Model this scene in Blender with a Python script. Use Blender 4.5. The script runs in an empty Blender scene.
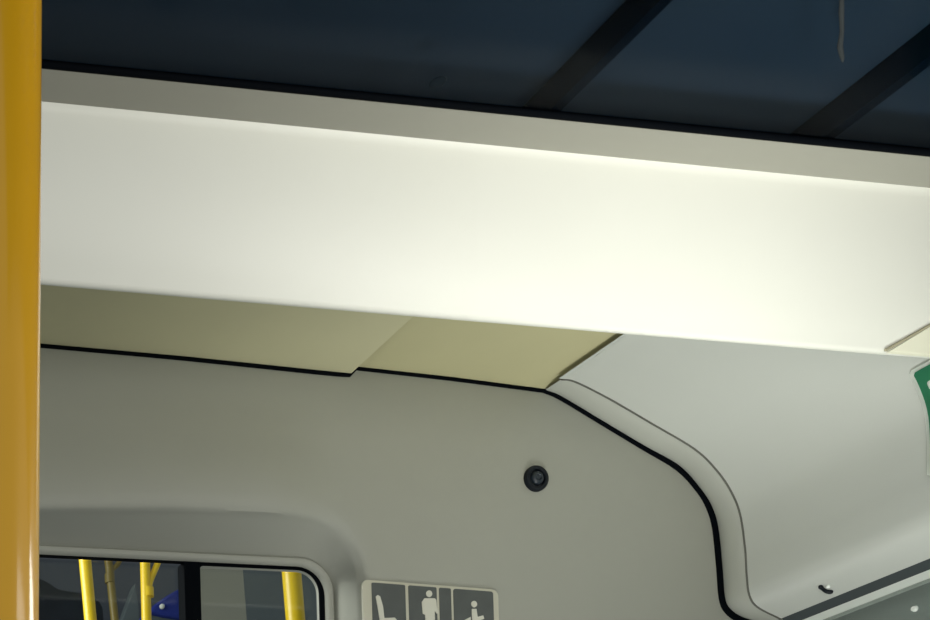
import bpy, bmesh, math
from mathutils import Vector, Matrix
C = bpy.context.scene.collection
SC = bpy.context.scene

# ---------------------------------------------------------------- camera
F, PPX, PPY = 1460.0, -200.0, 1090.0           # focal length and principal point, pixels of the 930 x 620 frame
V1, V2 = (-460.0, 1120.0), (8000.0, 930.0)     # vanishing points of the bus's length and width
EYE = Vector((0, 0, 1.6))
yd = Vector(((V1[0]-PPX)/F, -(V1[1]-PPY)/F, -1)).normalized()
xd = Vector(((V2[0]-PPX)/F, -(V2[1]-PPY)/F, -1)).normalized()
xd = (xd - yd*xd.dot(yd)).normalized()
zd = xd.cross(yd).normalized()
ROT = Matrix((xd, yd, zd))                      # camera -> world
cam_d = bpy.data.cameras.new('camera'); cam = bpy.data.objects.new('camera', cam_d); C.objects.link(cam)
cam_d.sensor_fit = 'HORIZONTAL'; cam_d.sensor_width = 36; cam_d.lens = 36*F/930
cam_d.shift_x = (465-PPX)/930; cam_d.shift_y = (PPY-310)/930
cam_d.clip_start = .01; cam_d.clip_end = 100
cam.matrix_world = Matrix.Translation(EYE) @ ROT.to_4x4()
SC.camera = cam

# ---------------------------------------------------------------- light
w = bpy.data.worlds.new('world'); SC.world = w; w.use_nodes = True
bgn = w.node_tree.nodes['Background']; bgn.inputs[0].default_value = (.93, .97, 1, 1); bgn.inputs[1].default_value = .36
def area(name, loc, to, sx, sy, power, col=(1, 1, 1)):
    l = bpy.data.lights.new(name, 'AREA'); l.shape = 'RECTANGLE'; l.size = sx; l.size_y = sy; l.energy = power; l.color = col
    o = bpy.data.objects.new(name, l); C.objects.link(o); o.location = loc
    o.rotation_euler = (Vector(to)-Vector(loc)).to_track_quat('-Z', 'Y').to_euler(); return o
area('saloon_light', (.74, .15, 2.02), (.6, 1.2, 2.25), .6, .2, 1.5, (1, .985, .92))
area('right_fill', (.93, .62, 2.06), (.3, 1.25, 2.3), .3, .1, 1.3, (1, .99, .93))  # added lamp inside the bus, lifts the ceiling lining from the right
area('left_fill', (-.9, .2, 1.75), (1.1, 1.0, 2.1), .6, .7, 2.5, (.96, 1, .98))  # added soft fill from the unseen left side, no doorway modelled
area('cab_fill', (-.05, 1.75, 2.45), (.15, 1.75, 1.9), .6, .3, 16, (1, .98, .92))  # added lamp out of view, brightens the rails behind the window
SC.view_settings.view_transform = 'Standard'; SC.view_settings.look = 'None'
SC.view_settings.exposure = 0.06; SC.view_settings.gamma = 1; SC.view_settings.use_curve_mapping = False

lo = area('low_fill', (.9, .82, 1.25), (1.04, 1.02, 2.07), .2, .4, .95, (.98, 1, .96)); lo.data.spread = math.radians(58)  # added narrow lamp aimed up to brighten the lining's lower band
# ---------------------------------------------------------------- helpers
D = 1.36                                        # distance from the camera to the bulkhead
def at(px, py, Y):
    d = ROT @ Vector(((px-PPX)/F, -(py-PPY)/F, -1))
    return EYE + d*(Y/d.y)
def at_z(px, py, z):
    d = ROT @ Vector(((px-PPX)/F, -(py-PPY)/F, -1))
    return EYE + d*((z-EYE.z)/d.z)
def srgb(r, g, b):
    f = lambda c: (c/255/12.92) if c/255 <= .04045 else ((c/255+.055)/1.055)**2.4
    return (f(r), f(g), f(b), 1)
def mat(name, col, rough=.5, bump=0, bscale=900, var=0, vscale=6, metal=0, spec=.5, coat=0, col2=None):
    m = bpy.data.materials.new(name); m.use_nodes = True
    nt = m.node_tree; N = nt.nodes; L = nt.links; p = N['Principled BSDF']
    p.inputs['Base Color'].default_value = col; p.inputs['Roughness'].default_value = rough
    p.inputs['Metallic'].default_value = metal; p.inputs['Specular IOR Level'].default_value = spec
    p.inputs['Coat Weight'].default_value = coat; p.inputs['Coat Roughness'].default_value = .12
    tc = N.new('ShaderNodeTexCoord')
    n = N.new('ShaderNodeTexNoise'); n.inputs['Scale'].default_value = vscale; n.inputs['Detail'].default_value = 5
    L.new(tc.outputs['Object'], n.inputs['Vector'])
    r = N.new('ShaderNodeValToRGB'); r.color_ramp.elements[0].position = .3; r.color_ramp.elements[1].position = .7
    k = 1-var if var else .97
    r.color_ramp.elements[0].color = (col[0]*k, col[1]*k, col[2]*k, 1) if col2 is None else col2
    r.color_ramp.elements[1].color = col
    L.new(n.outputs['Fac'], r.inputs['Fac']); L.new(r.outputs['Color'], p.inputs['Base Color'])
    if bump:
        b = N.new('ShaderNodeBump'); b.inputs['Strength'].default_value = bump; b.inputs['Distance'].default_value = .0006
        n2 = N.new('ShaderNodeTexNoise'); n2.inputs['Scale'].default_value = bscale; n2.inputs['Detail'].default_value = 2
        L.new(tc.outputs['Object'], n2.inputs['Vector']); L.new(n2.outputs['Fac'], b.inputs['Height']); L.new(b.outputs['Normal'], p.inputs['Normal'])
    return m
def glass_mat(name, tint, gloss=.08, rough=.03):
    m = bpy.data.materials.new(name); m.use_nodes = True
    nt = m.node_tree; N = nt.nodes; L = nt.links; N.remove(N['Principled BSDF'])
    t = N.new('ShaderNodeBsdfTransparent'); t.inputs[0].default_value = tint
    g = N.new('ShaderNodeBsdfGlossy'); g.inputs['Roughness'].default_value = rough
    x = N.new('ShaderNodeMixShader'); x.inputs[0].default_value = gloss
    L.new(t.outputs[0], x.inputs[1]); L.new(g.outputs[0], x.inputs[2]); L.new(x.outputs[0], N['Material Output'].inputs['Surface'])
    return m
M = dict(
    wall=mat('grey_moulded_plastic', srgb(157, 158, 147), .62, .25, 1100, .03),
    cove=mat('pale_grey_lining', srgb(202, 205, 197), .5, .15, 900, .03),
    beige=mat('olive_beige_ceiling_lining', srgb(198, 193, 151), .6, .15, 900, .06, 9),
    beige2=mat('beige_ceiling_lining', srgb(208, 204, 166), .6, .15, 900, .06, 9),
    white=mat('cream_white_header', srgb(238, 238, 226), .42, .05, 400, .03, 5),
    cream=mat('cream_end_panel', srgb(238, 236, 212), .45, .05, 400, .02),
    greytrim=mat('grey_frame_trim', srgb(152, 151, 139), .5, .1, 900, .03),
    moulding=mat('grey_edge_moulding', srgb(186, 188, 178), .55, .15, 900, .03),
    rubber=mat('black_rubber', srgb(4, 7, 12), .75, .1, 700, spec=.05),
    darkband=mat('dark_grey_rubber', srgb(66, 74, 76), .5, .1, 700),
    yellow=mat('yellow_powder_coat', srgb(226, 168, 14), .42, .02, 1200, .03, 30, coat=1, spec=.3),
    yellow2=mat('bright_yellow_powder_coat', srgb(252, 214, 30), .35, .05, 600, .03, 30),
    dimyellow=mat('reflected_rail_yellow', srgb(120, 104, 40), .45, .05, 600, .1, 30),  # dulled colour standing in for a rail's reflection
    charcoal=mat('charcoal_sign_plastic', srgb(84, 88, 86), .4, .1, 500, .15, 60),
    symbol=mat('sign_off_white', srgb(206, 205, 190), .5),
    plate=mat('sign_plate_border', srgb(196, 194, 176), .45),
    black=mat('black_plastic', srgb(14, 20, 27), .45, .1, 600, spec=.25),
    black2=mat('dark_slate_plastic', srgb(32, 41, 50), .4),
    green=mat('exit_sign_green', srgb(58, 150, 108), .5, .05, 500, .04, 40),
    signwhite=mat('exit_sign_white', srgb(244, 248, 240), .45),
    roofskin=mat('dark_roof_skin', srgb(58, 72, 86), .8, 0, 300, .06, 6),
    dark_bar=mat('dark_bar_navy', srgb(3, 18, 32), .9, spec=.05),
    smear=mat('dried_drip', srgb(52, 56, 57), .9, spec=.1),
    cab=mat('cab_dark_lining', srgb(84, 90, 98), .7, .1, 300, .1, 6),
    cabgrey=mat('cab_grey_panel', srgb(150, 150, 136), .6, .1, 300, .04, 6),
    cabmid=mat('cab_slate_panel', srgb(98, 108, 110), .6, .1, 300, .05, 8),
    seatdark=mat('dark_seat_fabric', srgb(22, 30, 38), .9, .4, 300, .2, 20),
    blue=mat('blue_seat_fabric', srgb(32, 52, 150), .8, .3, 300, .15, 30),
    floor=mat('grey_speckled_vinyl', srgb(120, 120, 116), .6, .1, 300, .15, 60),
    outside=mat('grey_green_outside_panel', srgb(196, 204, 198), .6, .1, 100, .1, 4),
)
GL = glass_mat('clear_window_glass', (.9, .93, .92, 1), .03)
TG = glass_mat('tinted_roof_glass', (.66, .72, .76, 1), .01, .12)
SG = glass_mat('side_window_glass', (.86, .88, .87, 1), .05)

def link(name, bm, m, parent=None, smooth=True, **kw):
    bmesh.ops.recalc_face_normals(bm, faces=bm.faces[:]) if kw.pop('recalc', True) else None
    me = bpy.data.meshes.new(name); bm.to_mesh(me); bm.free()
    me.materials.append(m)
    if smooth:
        for p in me.polygons: p.use_smooth = True
        me.set_sharp_from_angle(angle=math.radians(kw.pop('sharp', 40)))
    o = bpy.data.objects.new(name, me); C.objects.link(o)
    if parent: o.parent = parent; o.matrix_parent_inverse = parent.matrix_world.inverted()
    return o
def tag(o, label=None, cat=None, group=None, kind=None):
    for k, v in (('label', label), ('category', cat), ('group', group), ('kind', kind)):
        if v: o[k] = v
    return o
def empty(name, loc, **kw):
    o = bpy.data.objects.new(name, None); C.objects.link(o); o.empty_display_size = .03
    o.location = loc; o.matrix_world = Matrix.Translation(loc); return tag(o, **kw)
def loft(rings, bm=None, closed=False, cap=False):
    bm = bm or bmesh.new()
    vs = [[bm.verts.new(p) for p in r] for r in rings]
    n = len(rings[0])
    for a, b in zip(vs, vs[1:]):
        for i in range(n if closed else n-1):
            bm.faces.new((a[i], a[(i+1) % n], b[(i+1) % n], b[i]))
    if cap:
        bm.faces.new(vs[0]); bm.faces.new(vs[-1])
    return bm
def tube(path, r, bm=None, n=16, flat=None, caps=True):
    """round bar along a path; r a number or a list; flat = (direction, factor) squashes it"""
    path = [Vector(p) for p in path]; rings = []
    up = Vector((0.13, .2, 1)).normalized()
    for i, p in enumerate(path):
        t = (path[min(i+1, len(path)-1)]-path[max(i-1, 0)]).normalized()
        a = t.cross(Vector((0, 1, 0)) if abs(t.y) < .9 else Vector((1, 0, 0))).normalized(); b = t.cross(a).normalized()
        rr = r[i] if isinstance(r, (list, tuple)) else r
        rings.append([p + a*rr*math.cos(2*math.pi*k/n) + b*rr*math.sin(2*math.pi*k/n) for k in range(n)])
    return loft(rings, bm, closed=True, cap=caps)
def prism(poly, off, bm=None, bevel=0):
    """closed polygon (3D points) extruded by the vector off"""
    bm = bm or bmesh.new()
    a = [bm.verts.new(p) for p in poly]; b = [bm.verts.new(Vector(p)+Vector(off)) for p in poly]
    bm.faces.new(a); bm.faces.new(b[::-1]); n = len(a)
    for i in range(n): bm.faces.new((a[i], b[i], b[(i+1) % n], a[(i+1) % n]))
    if bevel:
        bmesh.ops.recalc_face_normals(bm, faces=bm.faces[:])
        bmesh.ops.bevel(bm, geom=[e for e in bm.edges], offset=bevel, segments=2, profile=.5, affect='EDGES', clamp_overlap=True)
    return bm
def box(lo, hi, bm=None, bevel=0):
    x0, y0, z0 = lo; x1, y1, z1 = hi
    return prism([(x0, y0, z0), (x1, y0, z0), (x1, y0, z1), (x0, y0, z1)], (0, y1-y0, 0), bm, bevel)
def resample(pts, n):
    """smooth Catmull-Rom resampling of a polyline of vectors"""
    pts = [Vector(p) for p in pts]; out = []
    P = [2*pts[0]-pts[1]] + pts + [2*pts[-1]-pts[-2]]
    seg = len(pts)-1
    for k in range(n+1):
        t = k/n*seg; i = min(int(t), seg-1); u = t-i
        p0, p1, p2, p3 = P[i:i+4]
        out.append(.5*((2*p1)+(p2-p0)*u+(2*p0-5*p1+4*p2-p3)*u*u+(3*p1-p0-3*p2+p3)*u**3))
    return out
def rrect(x0, x1, z0, z1, r, Y, n=10, rl=None):
    out = []; r0 = r; rl = r if rl is None else rl
    for sx_, sz_, a0 in ((1, 1, 0), (0, 1, 90), (0, 0, 180), (1, 0, 270)):
        r = r0 if sx_ else rl; cx = x1-r if sx_ else x0+r; cz = z1-r if sz_ else z0+r
        for k in range(n+1):
            a = math.radians(a0+90*k/n); out.append(Vector((cx+r*math.cos(a), Y, cz+r*math.sin(a))))
    return out

# ================================================================ structure
# bulkhead: a moulded wall with a hooded recess around the window
REC = .045                                      # depth of the recess
yb = D+REC                                      # window plane sits back by the recess
PL = at(42, 600, yb); pr = at(325.5, 600, yb); ptop = at(180, 559.6, yb)
WX0, WX1 = at(-420, 600, D).x, pr.x             # window opening, left and right
WZ1 = ptop.z; WZ0 = WZ1-.42                     # top and bottom
k1 = (at(326, 560, D)-at(325, 560, D)).x        # one pixel at the bulkhead in metres
HOOD = .018                                     # the wall swells towards the saloon above the window
zed = at(180, 502, D-HOOD).z-WZ1                # lower edge of that hood above the window
def sst(t): t = max(0, min(1, t)); return t*t*(3-2*t)
hx0, hx1 = at(255, 520, D).x, at(352, 530, D).x
def ring(grow_x, grow_z, r, Y, h=0):            # concentric rounded rectangles around the window
    pts = rrect(WX0-grow_x, WX1+grow_x, WZ0-grow_z, WZ1+grow_z, r, Y)
    a_, b_ = pts[10], pts[11]
    pts = pts[:11]+[a_.lerp(b_, k/60) for k in range(1, 60)]+pts[11:]
    for p in pts:
        if p.z > WZ1-.06: p.y -= h*HOOD*(1-sst((p.x-hx0)/(hx1-hx0)))*sst((p.z-WZ1+.05)/.05)
    for p in pts:
        if p.z > WZ1+.012:
            q_ = (p.z-WZ1-.012)/(zed-.012); fx = (p.x-at(160, 509, D).x)/k1/138
            p.z += k1*min(q_, 1)*max(min(fx*11 if fx < 0 else fx*3, 3), -14)
    return pts
rings = [ring(-.002, -.002, .030, yb+.004), ring(-.002, -.002, .030, yb-.003), ring(0, 0, .031, yb-.0062), ring(.002, .002, .033, yb-.007),
         ring(.005, .0045, .035, yb-.0068), ring(.0066, .0058, .037, yb-.005)]
for u in (.0, .12, .3, .5, .7, .8):
    rings.append(ring(.0075+.010*u, .0065+(zed-.0075)*u**.9, .038+.018*u, yb-.004-(REC-.004)*u, u))
for du, dp in ((-.0045, .0062), (-.002, .0040), (.002, .0022), (.007, .0009), (.012, .0002)):
    rings.append(ring(.0195+du*.4, zed+du, .058+du, D+dp, 1))
for u in (.1, .2, .35, .5, .65, .8, .9, 1): rings.append(ring(.026+.07*u, zed+.014+.11*u, .064+.05*u, D, 1-sst(u)))
rings.append(ring(.13, zed+.14, .12, D))
bx0, bx1, bz0, bz1 = -1.0, 1.35, 1.0, 2.36
outer = []
for p in rings[-1]:
    c = Vector(((WX0+WX1)/2, 0, (WZ0+WZ1)/2)); d = p-c; d.y = 0
    t = min(((bx1 if d.x > 0 else bx0)-c.x)/d.x if abs(d.x) > 1e-6 else 9, ((bz1 if d.z > 0 else bz0)-c.z)/d.z if abs(d.z) > 1e-6 else 9)
    outer.append(Vector((c.x+d.x*t, D, c.z+d.z*t)))
for cx_ in (bx0, bx1):
    for cz_ in (bz0, bz1):
        q_ = min(outer, key=lambda p: (p.x-cx_)**2+(p.z-cz_)**2); q_.x, q_.z = cx_, cz_
outer2 = [p+Vector((0, .05, 0)) for p in outer]
wall = tag(link('wall_front', loft(rings+[outer, outer2], closed=True), M['wall'], recalc=False), kind='structure')
me = wall.data
if sum(p.normal.y*p.area for p in me.polygons) > 0: me.flip_normals()

# gasket path along the top of the bulkhead
gpix = [(-260, 318), (42, 346), (180, 358.5), (320, 373), (349, 375.5)], [(356, 368.5), (450, 379), (543, 391)], \
       [(543, 391), (560, 398), (602, 423), (644, 448), (677.5, 468), (698.5, 490), (709, 508), (715, 529), (719, 568), (721.5, 598), (727, 611), (740, 620), (760, 627), (768, 640), (770, 700), (770, 900)]
G = [[at(x, y, D) for x, y in g] for g in gpix]
def ribbon(path, wdt, depth, bm=None):
    """flat rubber strip on the bulkhead following a path in the plane y = const"""
    path = [Vector(p) for p in path]; rings = []
    for i, p in enumerate(path):
        t = (path[min(i+1, len(path)-1)]-path[max(i-1, 0)]).normalized(); nn = Vector((t.z, 0, -t.x))
        ww = wdt[i] if isinstance(wdt, list) else wdt
        rings.append([p+nn*ww*a+Vector((0, b, 0)) for a, b in ((-.5, 0), (-.45, -depth*.8), (-.25, -depth), (.25, -depth), (.45, -depth*.8), (.5, 0))])
    return loft(rings, bm, closed=True, cap=True)
seal_path = resample(G[0], 12)+resample(G[1], 10)+resample(G[2][:], 60)[1:]
n = len(seal_path)
wd = [k1*(3.6 if i < 22 else min(3.6+(i-22)*.14, 6.6)) for i in range(n)]
tag(link('trim_1', ribbon(seal_path, wd, .0025), M['rubber']), kind='structure')

# end moulding between bulkhead and side lining
YM = D-.034
ipix = [(545, 390), (562, 397), (602, 421), (644, 446), (679, 466), (701, 490), (712, 508), (718, 529), (722, 568), (724.5, 598), (730, 609), (742, 617), (762, 623), (775, 640), (777, 700), (777, 900)]
opix = [(561, 379.5), (575, 382), (609, 399), (652, 424), (694, 449), (716, 470), (731, 492), (740, 515), (745, 550), (746.5, 575), (749, 595), (757, 607), (780, 619), (784, 632), (786, 700), (786, 900)]
inn = resample([at(x, y, D-.001) for x, y in ipix[:13]], 72); out = resample([at(x, y, YM) for x, y in opix[:13]], 72)
def bulge(a, b, t, h):
    d = Vector((-.5, -.5, -.35)).normalized(); return a.lerp(b, t)+d*h
rg = [inn]+[[bulge(a, b, t, h) for a, b in zip(inn, out)] for t, h in ((.1, .0022), (.3, .0036), (.6, .0034), (.85, .002), (.96, .0006))]+[out]
tag(link('trim_2', loft(rg), M['moulding'], sharp=60), kind='structure')
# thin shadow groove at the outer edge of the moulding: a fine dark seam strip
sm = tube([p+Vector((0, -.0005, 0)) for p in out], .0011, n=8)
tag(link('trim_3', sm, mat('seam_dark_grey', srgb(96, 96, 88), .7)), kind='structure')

# side lining, extruded along the bus from the moulding's edge
YH = 1.075                                       # depth of the header's lower edge
prof = out
cove_prof = [at(558, 379, YM)]+[p.copy() for p in prof]
def oncove(px, py, lift=0):
    """point of the side lining seen at a pixel"""
    d = ROT @ Vector(((px-PPX)/F, -(py-PPY)/F, -1)); best = None
    for a_, b2 in zip(cove_prof, cove_prof[1:]):
        # segment in xz; ray from the eye in xz
        ax, az, bx_, bz_ = a_.x-EYE.x, a_.z-EYE.z, b2.x-EYE.x, b2.z-EYE.z
        ex, ez = bx_-ax, bz_-az; det = d.x*(-ez)+d.z*ex
        if abs(det) < 1e-12: continue
        t = (ax*(-ez)+az*ex)/det; u = (d.x*az-d.z*ax)/det
        if -.001 <= u <= 1.001 and t > 0:
            P = EYE+d*t; nn = Vector((-abs(ez), 0, -ex if ez < 0 else ex)).normalized()
            if nn.x > 0: nn = -nn
            return P+nn*lift
    raise RuntimeError('off the lining %s %s' % (px, py))
rings = []
for Y in (YM-.0012, 1.28, 1.22, YH+.004):
    rings.append([Vector((p.x+(.042*(YM-Y) if i < 2 else 0), Y, p.z)) for i, p in enumerate(cove_prof)])
bm = loft(rings)
pth = oncove(930, 358); print('PTH', pth.y, YH); low = [Vector((1.5, 0, 2.46)), pth]+[p for p in cove_prof if p.z < pth.z-.0005]
loft([[Vector((p.x, Y, p.z)) for p in low] for Y in (YH+.004, .8, .2)], bm)
bmesh.ops.remove_doubles(bm, verts=bm.verts[:], dist=1e-5)
side = link('wall_right', bm, M['cove'], sharp=60); side.data.materials.clear(); side.data.materials.append(M['cove'])
tag(side, kind='structure')

# ceiling lining between header and bulkhead: two panels, the left one a few millimetres lower
crn = [at(349, 367, D), at(450, 378, D), at(543, 390, D), at(562, 391, D)]
def strip(pts, y0, y1, th):
    low_ = [Vector((p.x, 0, p.z)) for p in pts]; bm = bmesh.new()
    rr = []
    for y in (y0, y0, y1, y1):
        pass
    a = [p+Vector((0, y0, 0)) for p in low_]; b = [p+Vector((0, y1, 0)) for p in low_]
    a2 = [p+Vector((0, 0, th)) for p in a]; b2 = [p+Vector((0, 0, th)) for p in b]
    loft([a, b, b2, a2, a], bm)
    bmesh.ops.remove_doubles(bm, verts=bm.verts[:], dist=1e-6); return bm
ceil = tag(link('ceiling', strip(crn, YH+.012, D-.001, .02), M['beige'], smooth=False), kind='structure')
lft = [at(-260, 317, D), at(42, 345, D), at(180, 357, D), at(350, 374.5, D)]
link('ceiling_panel', strip(lft, YH+.012, D-.001, .02), M['beige2'], ceil, smooth=False)
p = at(349.5, 367.4, D)
link('seam', tube([Vector((p.x, D-.002, p.z-.0002)), Vector((p.x, YH+.012, p.z-.0002))], .0007, n=8), mat('seam_olive', srgb(122, 116, 88), .7), ceil)
# fine seam between the lining and the side wall
p = at(547, 391, D); q = Vector((at(549, 391, D).x, YH+.015, p.z+.0))
tag(link('trim_4', tube([Vector((p.x+.001, D-.003, p.z)), Vector((p.x+.001+.042*(D-YH), YH+.015, p.z))], .0013, n=8), mat('seam_brown_grey', srgb(112, 106, 86), .7)), kind='structure')

# ================================================================ header across the bus
YT = 1.03                                        # the header leans back: its upper edge is nearer
def lineY(x, y0, y1, xa=42, xb=930): return y0+(y1-y0)*(x-xa)/(xb-xa)
xs = [-420, -200, 42, 200, 400, 627, 760, 885, 930, 1010, 1330]
bot = [at(x, lineY(x, 279.8, 354) + (.9*math.sin(math.pi*(x-42)/888) if 42 < x < 930 else 0), YH) for x in xs]
top = [at(x, lineY(x, 106, 192), YT) for x in xs]
YG = .995
rim = [at(x, lineY(x, 69, 157), YG) for x in xs]
GX = 1.75                                        # far right end of the roof glass
hd = empty('header_panel', at(465, 320, YH), label='wide cream-white header panel running across the bus below the dark roof glass', cat='panel')
def off(ps, v): return [p+Vector(v) for p in ps]
back = [Vector((p.x, p.y+.008, p.z+.05)) for p in bot]
prf = [back, off(bot, (0, .008, .001)), off(bot, (0, .006, -.0004)), off(bot, (0, .003, -.0006)), off(bot, (0, .0008, .0004)), off(bot, (0, 0, .002))]
for t in (.1, .25, .5, .75, .9, .96): prf.append([a.lerp(b, t)+Vector((0, -.004*math.sin(math.pi*t), 0)) for a, b in zip(bot, top)])
prf += [off(top, (0, .0001, -.0006)), off(top, (0, -.002, .002))]
link('fascia', loft(prf), M['white'], hd, sharp=50)
topb = off(top, (0, -.002, .002))
link('rim', loft([topb, [a.lerp(b, .5)+Vector((0, 0, -.0008)) for a, b in zip(topb, rim)], [a.lerp(b, .93)+Vector((0, 0, -.0006)) for a, b in zip(topb, rim)], rim, off(rim, (0, .003, .006))]), M['greytrim'], hd, sharp=50)
# cream end panel beyond the slanting seam, standing a hair proud of the fascia
def onf(px, py):                                 # point of the fascia plane seen at a pixel
    lo, hi = YT-.02, YH+.02
    for _ in range(40):
        Y = (lo+hi)/2; P = at(px, py, Y)
        zb = at(px, lineY(px, 279.8, 354), YH).z; zt = at(px, lineY(px, 106, 192), YT).z
        t = (P.z-zb)/(zt-zb); Yf = YH+(YT-YH)*t-.004*math.sin(math.pi*min(max(t, 0), 1))
        if Y > Yf: hi = Y
        else: lo = Y
    return at(px, py, Y)
poly = [onf(887, 352.5), onf(930, 326.5), onf(960, 309), onf(1008, 290), onf(1008, 363)]
poly = [p+Vector((0, -.0022, 0)) for p in poly]
link('end_panel', prism(poly, (0, .004, 0), bevel=.0006), M['cream'], hd, smooth=False)
sp = [onf(884, 351), onf(907, 338), onf(930, 325), onf(960, 307.5)]
link('seam', tube(off(sp, (0, -.001, 0)), .0012, n=8), mat('seam_tan', srgb(176, 170, 142), .7), hd)

# ================================================================ dark roof glass
zg = at(42, 69, YG).z
rg0 = at(-420, lineY(-420, 69, 157), YG).z
gp = empty('roof_glass_panel', at(465, 110, YG), label='dark blue tinted glass panel in the bus roof above the cream header', cat='glass panel')
def gl(x, y, dz=0):                              # pixel -> glass plane through the rim edge, horizontal along the bus
    # plane spanned by the rim line and the length axis
    a, b = rim[0], rim[-1]; sl = (b.z-a.z)/(b.x-a.x)
    d = ROT @ Vector(((x-PPX)/F, -(y-PPY)/F, -1))
    t = (a.z+dz+sl*(EYE.x-a.x)-EYE.z)/(d.z-sl*d.x)
    return EYE+d*t
a, b = rim[0], rim[-1]
for nm, zz, th, mm in (('glass_pane', .0035, .004, TG), ('roof_skin', .036, .004, M['roofskin'])):
    y1 = YG+.003 if nm == 'glass_pane' else YG+.05
    slp = (b.z-a.z)/(b.x-a.x); bz = a.z+slp*(GX-a.x)
    pts = [Vector((a.x, y1, a.z+zz)), Vector((GX, y1, bz+zz)), Vector((GX, .1, bz+zz)), Vector((a.x, .1, a.z+zz))]
    link(nm, prism(pts, (0, 0, th)), mm, gp, smooth=False)
# rubber seal along the glass edge
sl_ = [a+Vector((0, -.001, .003)), b+Vector((0, -.001, .003))]
link('rubber_seal', tube(sl_, .0028, n=12), M['rubber'], gp)
# closing wall behind the glass
link('roof_frame', prism([Vector((a.x, YG+.05, a.z)), Vector((b.x, YG+.05, b.z)), Vector((b.x, YG+.05, b.z+.04)), Vector((a.x, YG+.05, a.z+.04))], (0, .01, 0)), M['roofskin'], gp, smooth=False)
# two longitudinal dark bars above the glass
for (x0, y0, wpx) in ((556, 110, 18), (830, 137, 20)):
    c = gl(x0, y0, .014); wdt = wpx*(c.y/F)
    hw = wdt/2; sec = [(-hw*1.15, .0215), (-hw, .004), (-hw*.7, 0), (hw*.7, 0), (hw, .004), (hw*1.15, .0215)]
    link('dark_bar', loft([[Vector((c.x+u, Y, c.z+v)) for u, v in sec] for Y in (YG+.049, .12)], closed=True, cap=True), M['dark_bar'], gp)
# dried drip on the glass
dp = [gl(841, -30), gl(842, 0), gl(841.5, 15), gl(842, 35), gl(840, 50), gl(842.5, 62), gl(843, 66)]
o = link('dried_drip', tube(off(dp, (0, 0, .0028)), [.0011, .0013, .0017, .0014, .0019, .0014, .0004], n=8), M['smear'], gp)
o['label'] = 'thin grey dried drip'
sp_ = gl(438, 87)
bm = bmesh.new(); bmesh.ops.create_uvsphere(bm, u_segments=16, v_segments=8, radius=.006, matrix=Matrix.Translation(sp_+Vector((0, 0, .0036))) @ Matrix.Diagonal((1, 1.1, .1, 1)))
link('smudge', bm, mat('smudge_dark', srgb(24, 32, 38), .9, spec=.05), gp)

# ================================================================ bulkhead window
yw = yb+.004
win = empty('window_1', Vector(((WX0+WX1)/2, yw, WZ0)), kind='structure')
def zx(px, py, Y=None): return at(px, py, Y or yw)
rr1 = rrect(WX0-.004, WX1+.004, WZ0-.004, WZ1+.004, .031, yw-.008)
rr0 = rrect(WX0+.0052, WX1-.0068, WZ0+.005, WZ1-.0028, .026, yw-.008)
def frame_ring(outr, inr, y0, y1):
    f = lambda r, y: [Vector((p.x, y, p.z)) for p in r]
    mid = [p.lerp(q, .5) for p, q in zip(outr, inr)]
    rs = [f(outr, y1), f(outr, y0+.001), f(mid, y0), f(inr, y0+.001), f(inr, y1), f(outr, y1)]
    return loft(rs, closed=True)
link('rubber_seal', frame_ring(rr1, rr0, yw-.0060, yw+.001), M['rubber'], win)
mx0, mx1 = at(182, 600, yw).x, at(199, 600, yw).x
link('mullion', box((mx0, yw-.0065, WZ0), (mx1, yw+.010, WZ1-.002), bevel=.002), M['rubber'], win)
# right hand sliding pane: pale edged, rounded
px1 = at(317.6, 600, yw).x
pz1 = at(250, 569, yw).z
po = rrect(mx1-.0005, px1, WZ0+.008, pz1, .024, yw, rl=.005); pi_ = rrect(mx1+.0007, px1-.0012, WZ0+.0095, pz1-.0012, .023, yw, rl=.004)
o = link('pane_edge', frame_ring(po, pi_, yw-.0035, yw+.000), mat('pale_glass_edge', srgb(150, 152, 142), .5), win)
o['label'] = 'pale rounded edge of the right pane'
upx = rrect(mx1-.003, WX1+.001, WZ0+.004, WZ1+.001, .033, yw, rl=.001)
link('inner_seal', frame_ring(upx, po, yw-.003, yw+.000), M['rubber'], win)
def pane(x0, x1, z0, z1):
    b_ = box((x0, yw+.003, z0), (x1, yw+.006, z1)); return link('pane', b_, GL, win, smooth=False)
pane(WX0+.003, mx0+.002, WZ0+.003, WZ1-.003); pane(mx1+.0005, px1-.0008, WZ0+.009, pz1-.0006)

# ================================================================ side window
window2 = empty('window_2', Vector((out[-1].x, .75, out[-1].z-.3)), kind='structure')
q0 = out[-1]                                       # lower edge of the lining
def qs(px, py): return at(px, py, YM)
e1, e2, e3 = qs(784, 627.5), qs(785.5, 634.5), qs(788, 900)
def ext(pts, y0=YM-.002, y1=.2): return loft([[Vector((p.x, y, p.z)) for p in pts] for y in (y0, y1)], closed=True, cap=True)
link('rubber_seal', ext([q0+Vector((.001, 0, .0005)), e1, e1+Vector((.012, 0, 0)), q0+Vector((.012, 0, 0))]), M['darkband'], window2)
o = link('pale_strip', ext([e1+Vector((-.0008, 0, 0)), e2+Vector((-.0008, 0, 0)), e2+Vector((.01, 0, 0)), e1+Vector((.01, 0, 0))]), mat('pale_strip_plastic', srgb(222, 228, 220), .4), window2)
link('pane', ext([e2, e3, e3+Vector((.004, 0, 0)), e2+Vector((.004, 0, 0))]), SG, window2, smooth=False)
tag(link('wall_outside', box((e2.x+.05, .2, e3.z-.3), (e2.x+.07, D+.05, e2.z+.05)), M['outside'], smooth=False), kind='structure')

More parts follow.
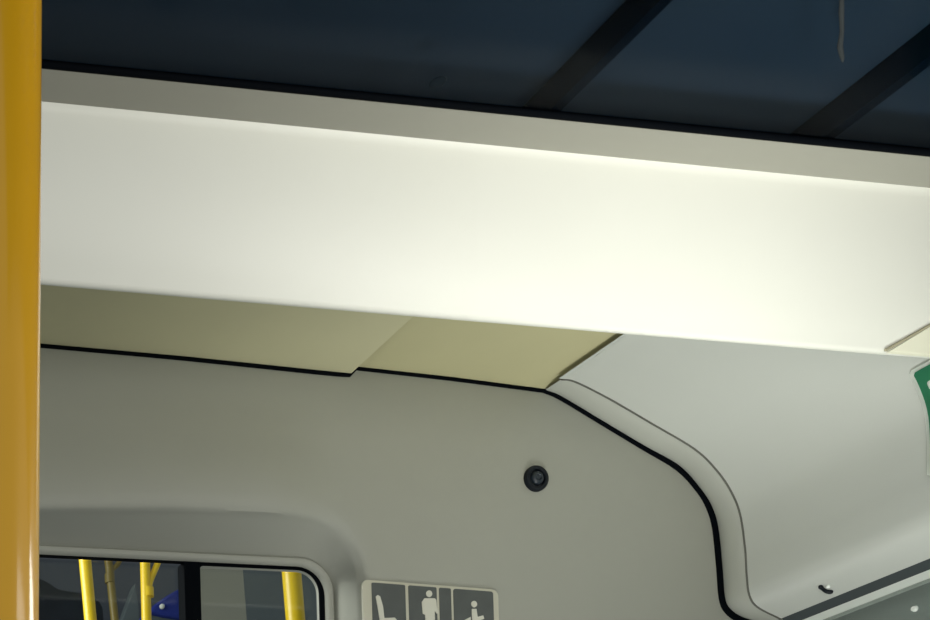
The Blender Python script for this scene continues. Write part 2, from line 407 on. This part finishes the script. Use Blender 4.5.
# ================================================================ small things
# pictogram sign
sg = empty('pictogram_sign', at(430, 640, D-.002), label='small charcoal sign with three white pictograms beside the bulkhead window', cat='sign')
SX0, SX1 = at(361.5, 610, D).x, at(497.5, 610, D).x; SZ1 = at(430, 585.3, D).z; SZ0 = SZ1-.085
sx = SX1-SX0
sl_s = (at(492, 590, D).z-at(368, 580.5, D).z)/(at(492, 590, D).x-at(368, 580.5, D).x)   # the sign hangs a touch askew
def S(u, v, y):                                    # u from the left edge, v down from the top edge, metres
    return Vector((SX0+u, D-y, SZ1+sl_s*(u-sx/2)-v))
def srr(u0, u1, v0, v1, r, y, n=6):
    return [S(p.x, p.z, y) for p in rrect(u0, u1, v0, v1, r, 0, n)]
link('plate', prism(srr(0, sx, 0, .085, .007, 0), (0, -.0022, 0), bevel=.0005), M['plate'], sg)
px = lambda x: (x-361.5)*k1
fields = [(px(371), px(405)), (px(408.2), px(437)), (px(439.6), px(451.8)), (px(454.2), px(495.4))]
for i, (u0, u1) in enumerate(fields):
    r = .0015
    link('field', prism(srr(u0, u1, .0027, .081, r if i not in (3,) else .0025, .0022), (0, -.0005, 0)), M['charcoal'], sg)
def sym(name, bm, lab):
    o = link(name, bm, M['symbol'], sg); o['label'] = lab
def sp(x, y): return S(px(x), (y-585.3-.067*(x-430))*k1, .0027)      # pixel -> face of the sign
def blob(pts, bm=None): return prism([sp(x, y) for x, y in pts], (0, -.0006, 0), bm)
def disc(x, y, r, bm=None): return blob([(x+r*math.cos(a*math.pi/10), y+r*math.sin(a*math.pi/10)) for a in range(20)], bm)
b_ = blob([(374.5, 597), (376.5, 595.6), (379, 597), (381.5, 606), (382.6, 617), (393, 616.6), (395, 618.5), (394.8, 622), (392, 624), (378.6, 624), (376.6, 610)])
blob([(379, 626), (392, 626), (392, 629), (388, 629), (388, 645), (383, 645), (383, 629), (379, 629)], b_)
sym('seat_symbol', b_, 'white seat pictogram')
b_ = disc(429, 594.3, 3.1)
blob([(424, 598.6), (434.5, 598.6), (436, 600), (436.6, 609), (438.2, 612), (436.5, 613), (434, 610.5), (434, 632), (433, 652), (429.6, 652), (429.2, 626), (428.6, 626), (428, 652), (424.8, 652), (424.2, 614), (421.8, 613), (421.2, 602)], b_)
sym('standing_person_symbol', b_, 'white standing person pictogram')
b_ = disc(475, 604, 3)
blob([(472.4, 608.5), (477.2, 608.5), (478.2, 616), (484, 614.6), (485, 617.6), (478.6, 620.5), (479, 628), (486, 629), (489, 642), (486, 643), (483, 632.5), (472.6, 632.5)], b_)
ringp = [(475+8.5*math.cos(t), 630+8.5*math.sin(t)) for t in [math.radians(a) for a in range(-20, 216, 12)]]
ringq = [(475+6.7*math.cos(t), 630+6.7*math.sin(t)) for t in [math.radians(a) for a in range(215, -21, -12)]]
blob(ringp+ringq, b_)
blob([(465, 618.6), (471, 616), (471, 619), (465.4, 621.6)], b_)
sym('wheelchair_symbol', b_, 'white wheelchair pictogram')

# round black stopper
sc_ = at(535, 479.3, D); R_ = 12.2*k1
st = empty('round_stopper', sc_, label='round black plastic stopper on the grey bulkhead wall', cat='stopper')
def lathe(prof, c, n=40):
    return loft([[c+Vector((r*math.cos(2*math.pi*k/n), -y, r*math.sin(2*math.pi*k/n))) for k in range(n)] for r, y in prof], closed=True, cap=True)
link('housing', lathe([(R_, 0), (R_, .003), (R_*.94, .0045), (R_*.78, .005), (R_*.68, .0045), (R_*.6, .002), (R_*.55, .002)], sc_), M['black'], st)
link('core', lathe([(R_*.5, .0015), (R_*.5, .0045), (R_*.42, .0058), (R_*.26, .0062), (R_*.2, .005), (R_*.08, .005)], sc_), M['black2'], st)

# green exit sticker on the side lining
def profile_at(p):                                  # arc-length tools along the lining's section
    acc = 0; best = (1e9, 0)
    for a_, b2 in zip(cove_prof, cove_prof[1:]):
        e = Vector((b2.x-a_.x, 0, b2.z-a_.z)); L = e.length; v = Vector((p.x-a_.x, 0, p.z-a_.z)); t = max(0, min(1, v.dot(e)/(L*L+1e-12)))
        dd = (v-e*t).length
        if dd < best[0]: best = (dd, acc+t*L)
        acc += L
    return best[1]
def prof_point(sarc, Y, lift):
    acc = 0
    for a_, b2 in zip(cove_prof, cove_prof[1:]):
        e = Vector((b2.x-a_.x, 0, b2.z-a_.z)); L = e.length
        if acc+L >= sarc:
            t = (sarc-acc)/L; nn = Vector((e.z, 0, -e.x)).normalized()
            if nn.x > 0: nn = -nn
            return Vector((a_.x+e.x*t, Y, a_.z+e.z*t))+nn*lift
        acc += L
A_ = oncove(909, 371); B_ = oncove(928, 430)
sa, sb = profile_at(A_), profile_at(B_)
sy = A_.y                                           # far edge of the sticker
dsh = (B_.y-A_.y)/(sb-sa)
def stick(u, v, lift):                              # u toward the camera, v down the lining
    return prof_point(sa+v, sy-u+dsh*v, lift)
def sheet(u0, u1, v0, v1, lift, th=.0006, nu=4, nv=40, r=.004):
    bm = bmesh.new(); g = []
    for i in range(nv+1):
        v = v0+(v1-v0)*i/nv; ins = 0
        dv = min(v-v0, v1-v)
        if dv < r: ins = r-math.sqrt(max(0, r*r-(r-dv)**2))
        g.append([stick(u0+ins+(u1-u0-2*ins)*j/nu, v, lift) for j in range(nu+1)])
    vs = [[bm.verts.new(p) for p in row] for row in g]
    for i in range(nv):
        for j in range(nu): bm.faces.new((vs[i][j], vs[i][j+1], vs[i+1][j+1], vs[i+1][j]))
    ret = bmesh.ops.solidify(bm, geom=bm.faces[:], thickness=th)
    return bm
SH = (sb-sa)*1.75
ex = empty('exit_sticker', A_, label='green and white sticker at the right edge on the pale side lining', cat='sign')
link('sticker', sheet(0, .08, 0, SH, .0022), M['signwhite'], ex, smooth=False)
link('green_field', sheet(.0042, .076, .0030, SH-.003, .0032, .0004, r=.002), M['green'], ex, smooth=False)
link('symbol', sheet(.0120, .022, .016, .024, .0040, .0003, r=.002), M['signwhite'], ex, smooth=False)

# small black clip and tiny white dot
cl = oncove(826, 587)
cp = empty('lining_clip', cl, label='tiny black clip with a white tip on the lower side lining', cat='clip')
cpts = [oncove(x, y, .0016) for x, y in ((820.3, 584.8), (823, 587.4), (827, 590), (833.5, 590.8))]
link('hook', tube(resample(cpts, 10), [.0015, .0022, .0019, .0017, .0017, .0017, .0018, .0020, .0022, .0021, .0012], n=10), M['black'], cp)
bm = bmesh.new(); bmesh.ops.create_uvsphere(bm, u_segments=14, v_segments=8, radius=.0022, matrix=Matrix.Translation(oncove(828.5, 585.6, .001)))
o = link('tip', bm, M['signwhite'], cp); o['label'] = 'white tip'
d = ROT @ Vector(((915-PPX)/F, -(608.8-PPY)/F, -1)); P = EYE+d*((e2.x-.0005-EYE.x)/d.x)
bm = bmesh.new(); bmesh.ops.create_cone(bm, segments=20, radius1=.0030, radius2=.0022, depth=.003, cap_ends=True, matrix=Matrix.Translation(P+Vector((-.001, 0, 0))) @ Matrix.Rotation(-math.pi/2, 4, 'Y'))
tag(link('white_dot', bm, M['signwhite']), 'tiny white round dot on the grey-green side window below the lining', 'cap')

# near yellow pole
Yp = .72
pt, pb = at(40.8, 0, Yp), at(37.8, 620, Yp); Rp = .0165
u_ = (pt-pb).normalized()
zt_ = rim[0].z+(rim[-1].z-rim[0].z)/(rim[-1].x-rim[0].x)*(pt.x-rim[0].x)+.002; pt2 = pt+u_*((zt_-pt.z)/u_.z); pb2 = pb-u_*1.2
shift = Vector((-Rp*1.02, 0, 0))
pole = empty('handrail_pole', pb2+shift, label='near yellow handrail pole standing along the left edge of the view', cat='pole')
link('tube', tube([pb2+shift, pb+shift, pt+shift, pt2+shift], Rp, n=48), M['yellow'], pole)
link('end_socket', tube([pt2+shift-u_*.03, pt2+shift], Rp*1.25, n=32), M['black'], pole)

# ================================================================ beyond the bulkhead window
def tb(x0, y0, x1, y1, Y, ext_=.12):                # a straight rail through two pixels at a depth
    a_, b2 = at(x0, y0, Y), at(x1, y1, Y); u = (a_-b2).normalized(); return a_+u*.07, b2-u*ext_*3
def rail(label, x0, y0, x1, y1, wpx, Y, m, branch=None):
    a_, b2 = tb(x0, y0, x1, y1, Y); r = wpx/2*Y/F
    e = empty('cab_rail', b2, label=label, cat='pole')
    link('tube', tube([b2, a_], r, n=24), m, e)
    if branch:
        (bx_, by_), (cx, cy), (ex_, ey) = branch
        link('clamp', tube([at(bx_, by_-4, Y), at(bx_+.4, by_+5, Y)], r*1.22, n=20), m, e)
        link('branch_tube', tube(resample([at(bx_, by_+2, Y), at(cx, cy, Y), at(ex_, ey, Y), at(ex_+6, ey-22, Y)], 14), r*.66, n=20), m, e)
    return e
rail('bright yellow leaning rail seen at the left of the bulkhead window', 85, 560, 90.5, 620, 13, 1.75, M['yellow2'])
rail('reflection of a forked yellow rail, built as a dull rail behind the bulkhead window', 108.5, 562, 114.8, 620, 8.5, 2.1, M['dimyellow'], ((109.5, 578), (112, 570), (119, 562)))  # mirrored double of a rail, modelled as a solid dull tube
rail('bright yellow forked rail left of the window mullion', 145, 560, 146.5, 620, 10.5, 1.85, M['yellow2'], ((147.5, 592), (150.5, 580), (158, 562)))
rail('wide bright yellow rail seen through the right-hand window pane', 291, 566, 295.5, 620, 20, 1.7, M['yellow2'])
# lining, panels and seats of the compartment
def panel(name, pts, Y, th, m, **kw):
    o = link(name, prism([at(x, y, Y) for x, y in pts], (0, th, 0), bevel=.002), m, smooth=False); return tag(o, **kw)
panel('wall_back', [(-600, 300), (900, 300), (900, 1100), (-600, 1100)], 2.7, .03, M['cab'], kind='structure')
panel('partition_panel', [(135.5, 583), (139.5, 610), (141, 700), (92, 700)], 2.4, .02, M['cabmid'], label='slanted grey panel between the two forked yellow rails', cat='panel')
panel('grey_partition', [(190, 540), (241, 540), (249, 640), (251, 720), (190, 720)], 2.2, .02, M['cabgrey'], label='pale grey partition behind the left part of the right-hand pane', cat='partition')
panel('slate_partition', [(238, 540), (330, 540), (330, 720), (240, 720)], 2.3, .02, M['cabmid'], label='slate grey partition behind the wide yellow rail', cat='partition')
# dark seat with a rounded shoulder
def cushion(name, pts, Y, th, m, **kw):
    pp = resample([at(x, y, Y) for x, y in pts], 30); c = sum(pp, Vector())/len(pp)
    rs = []
    for s_, y in ((.93, 0), (.985, .012), (1, .03), (1, th-.03), (.985, th-.012), (.93, th)):
        rs.append([Vector((c.x+(p.x-c.x)*s_, Y+y, c.z+(p.z-c.z)*s_)) for p in pp])
    o = link(name, loft(rs, closed=True, cap=True), m); return tag(o, **kw)
cushion('seat_back', [(-60, 560), (0, 560), (45, 577), (60, 586), (82, 590), (98, 596), (108, 625), (108, 800), (-60, 800), (-62, 600)], 2.45, .09, M['seatdark'], label='dark seat back with a rounded shoulder seen low in the window beside the near pole', cat='seat')
bsc = empty('blue_seat_back', at(166, 640, 2.3), label='blue fabric seat top seen left of the window mullion', cat='seat')
pp = [at(x, y, 2.3) for x, y in ((150, 612), (156, 603), (168, 595), (178, 589), (188, 586), (192, 620), (180, 618), (166, 616))]
link('cushion', prism(pp, (0, .06, 0), bevel=.004), M['blue'], bsc, smooth=False)
pp = [at(x, y, 2.31) for x, y in ((150, 614), (166, 617), (180, 619), (192, 622), (192, 700), (150, 700))]
link('shell', prism(pp, (0, .05, 0), bevel=.003), M['cabmid'], bsc, smooth=False)
bm = bmesh.new(); bmesh.ops.create_uvsphere(bm, u_segments=14, v_segments=8, radius=.0045, matrix=Matrix.Translation(at(162, 606.5, 2.297)))
o = link('button', bm, M['signwhite'], bsc); o['label'] = 'white round button'
# floor under everything
tag(link('floor', box((-1.4, -1.2, -.05), (1.5, 3.0, 0)), M['floor'], smooth=False), kind='structure')
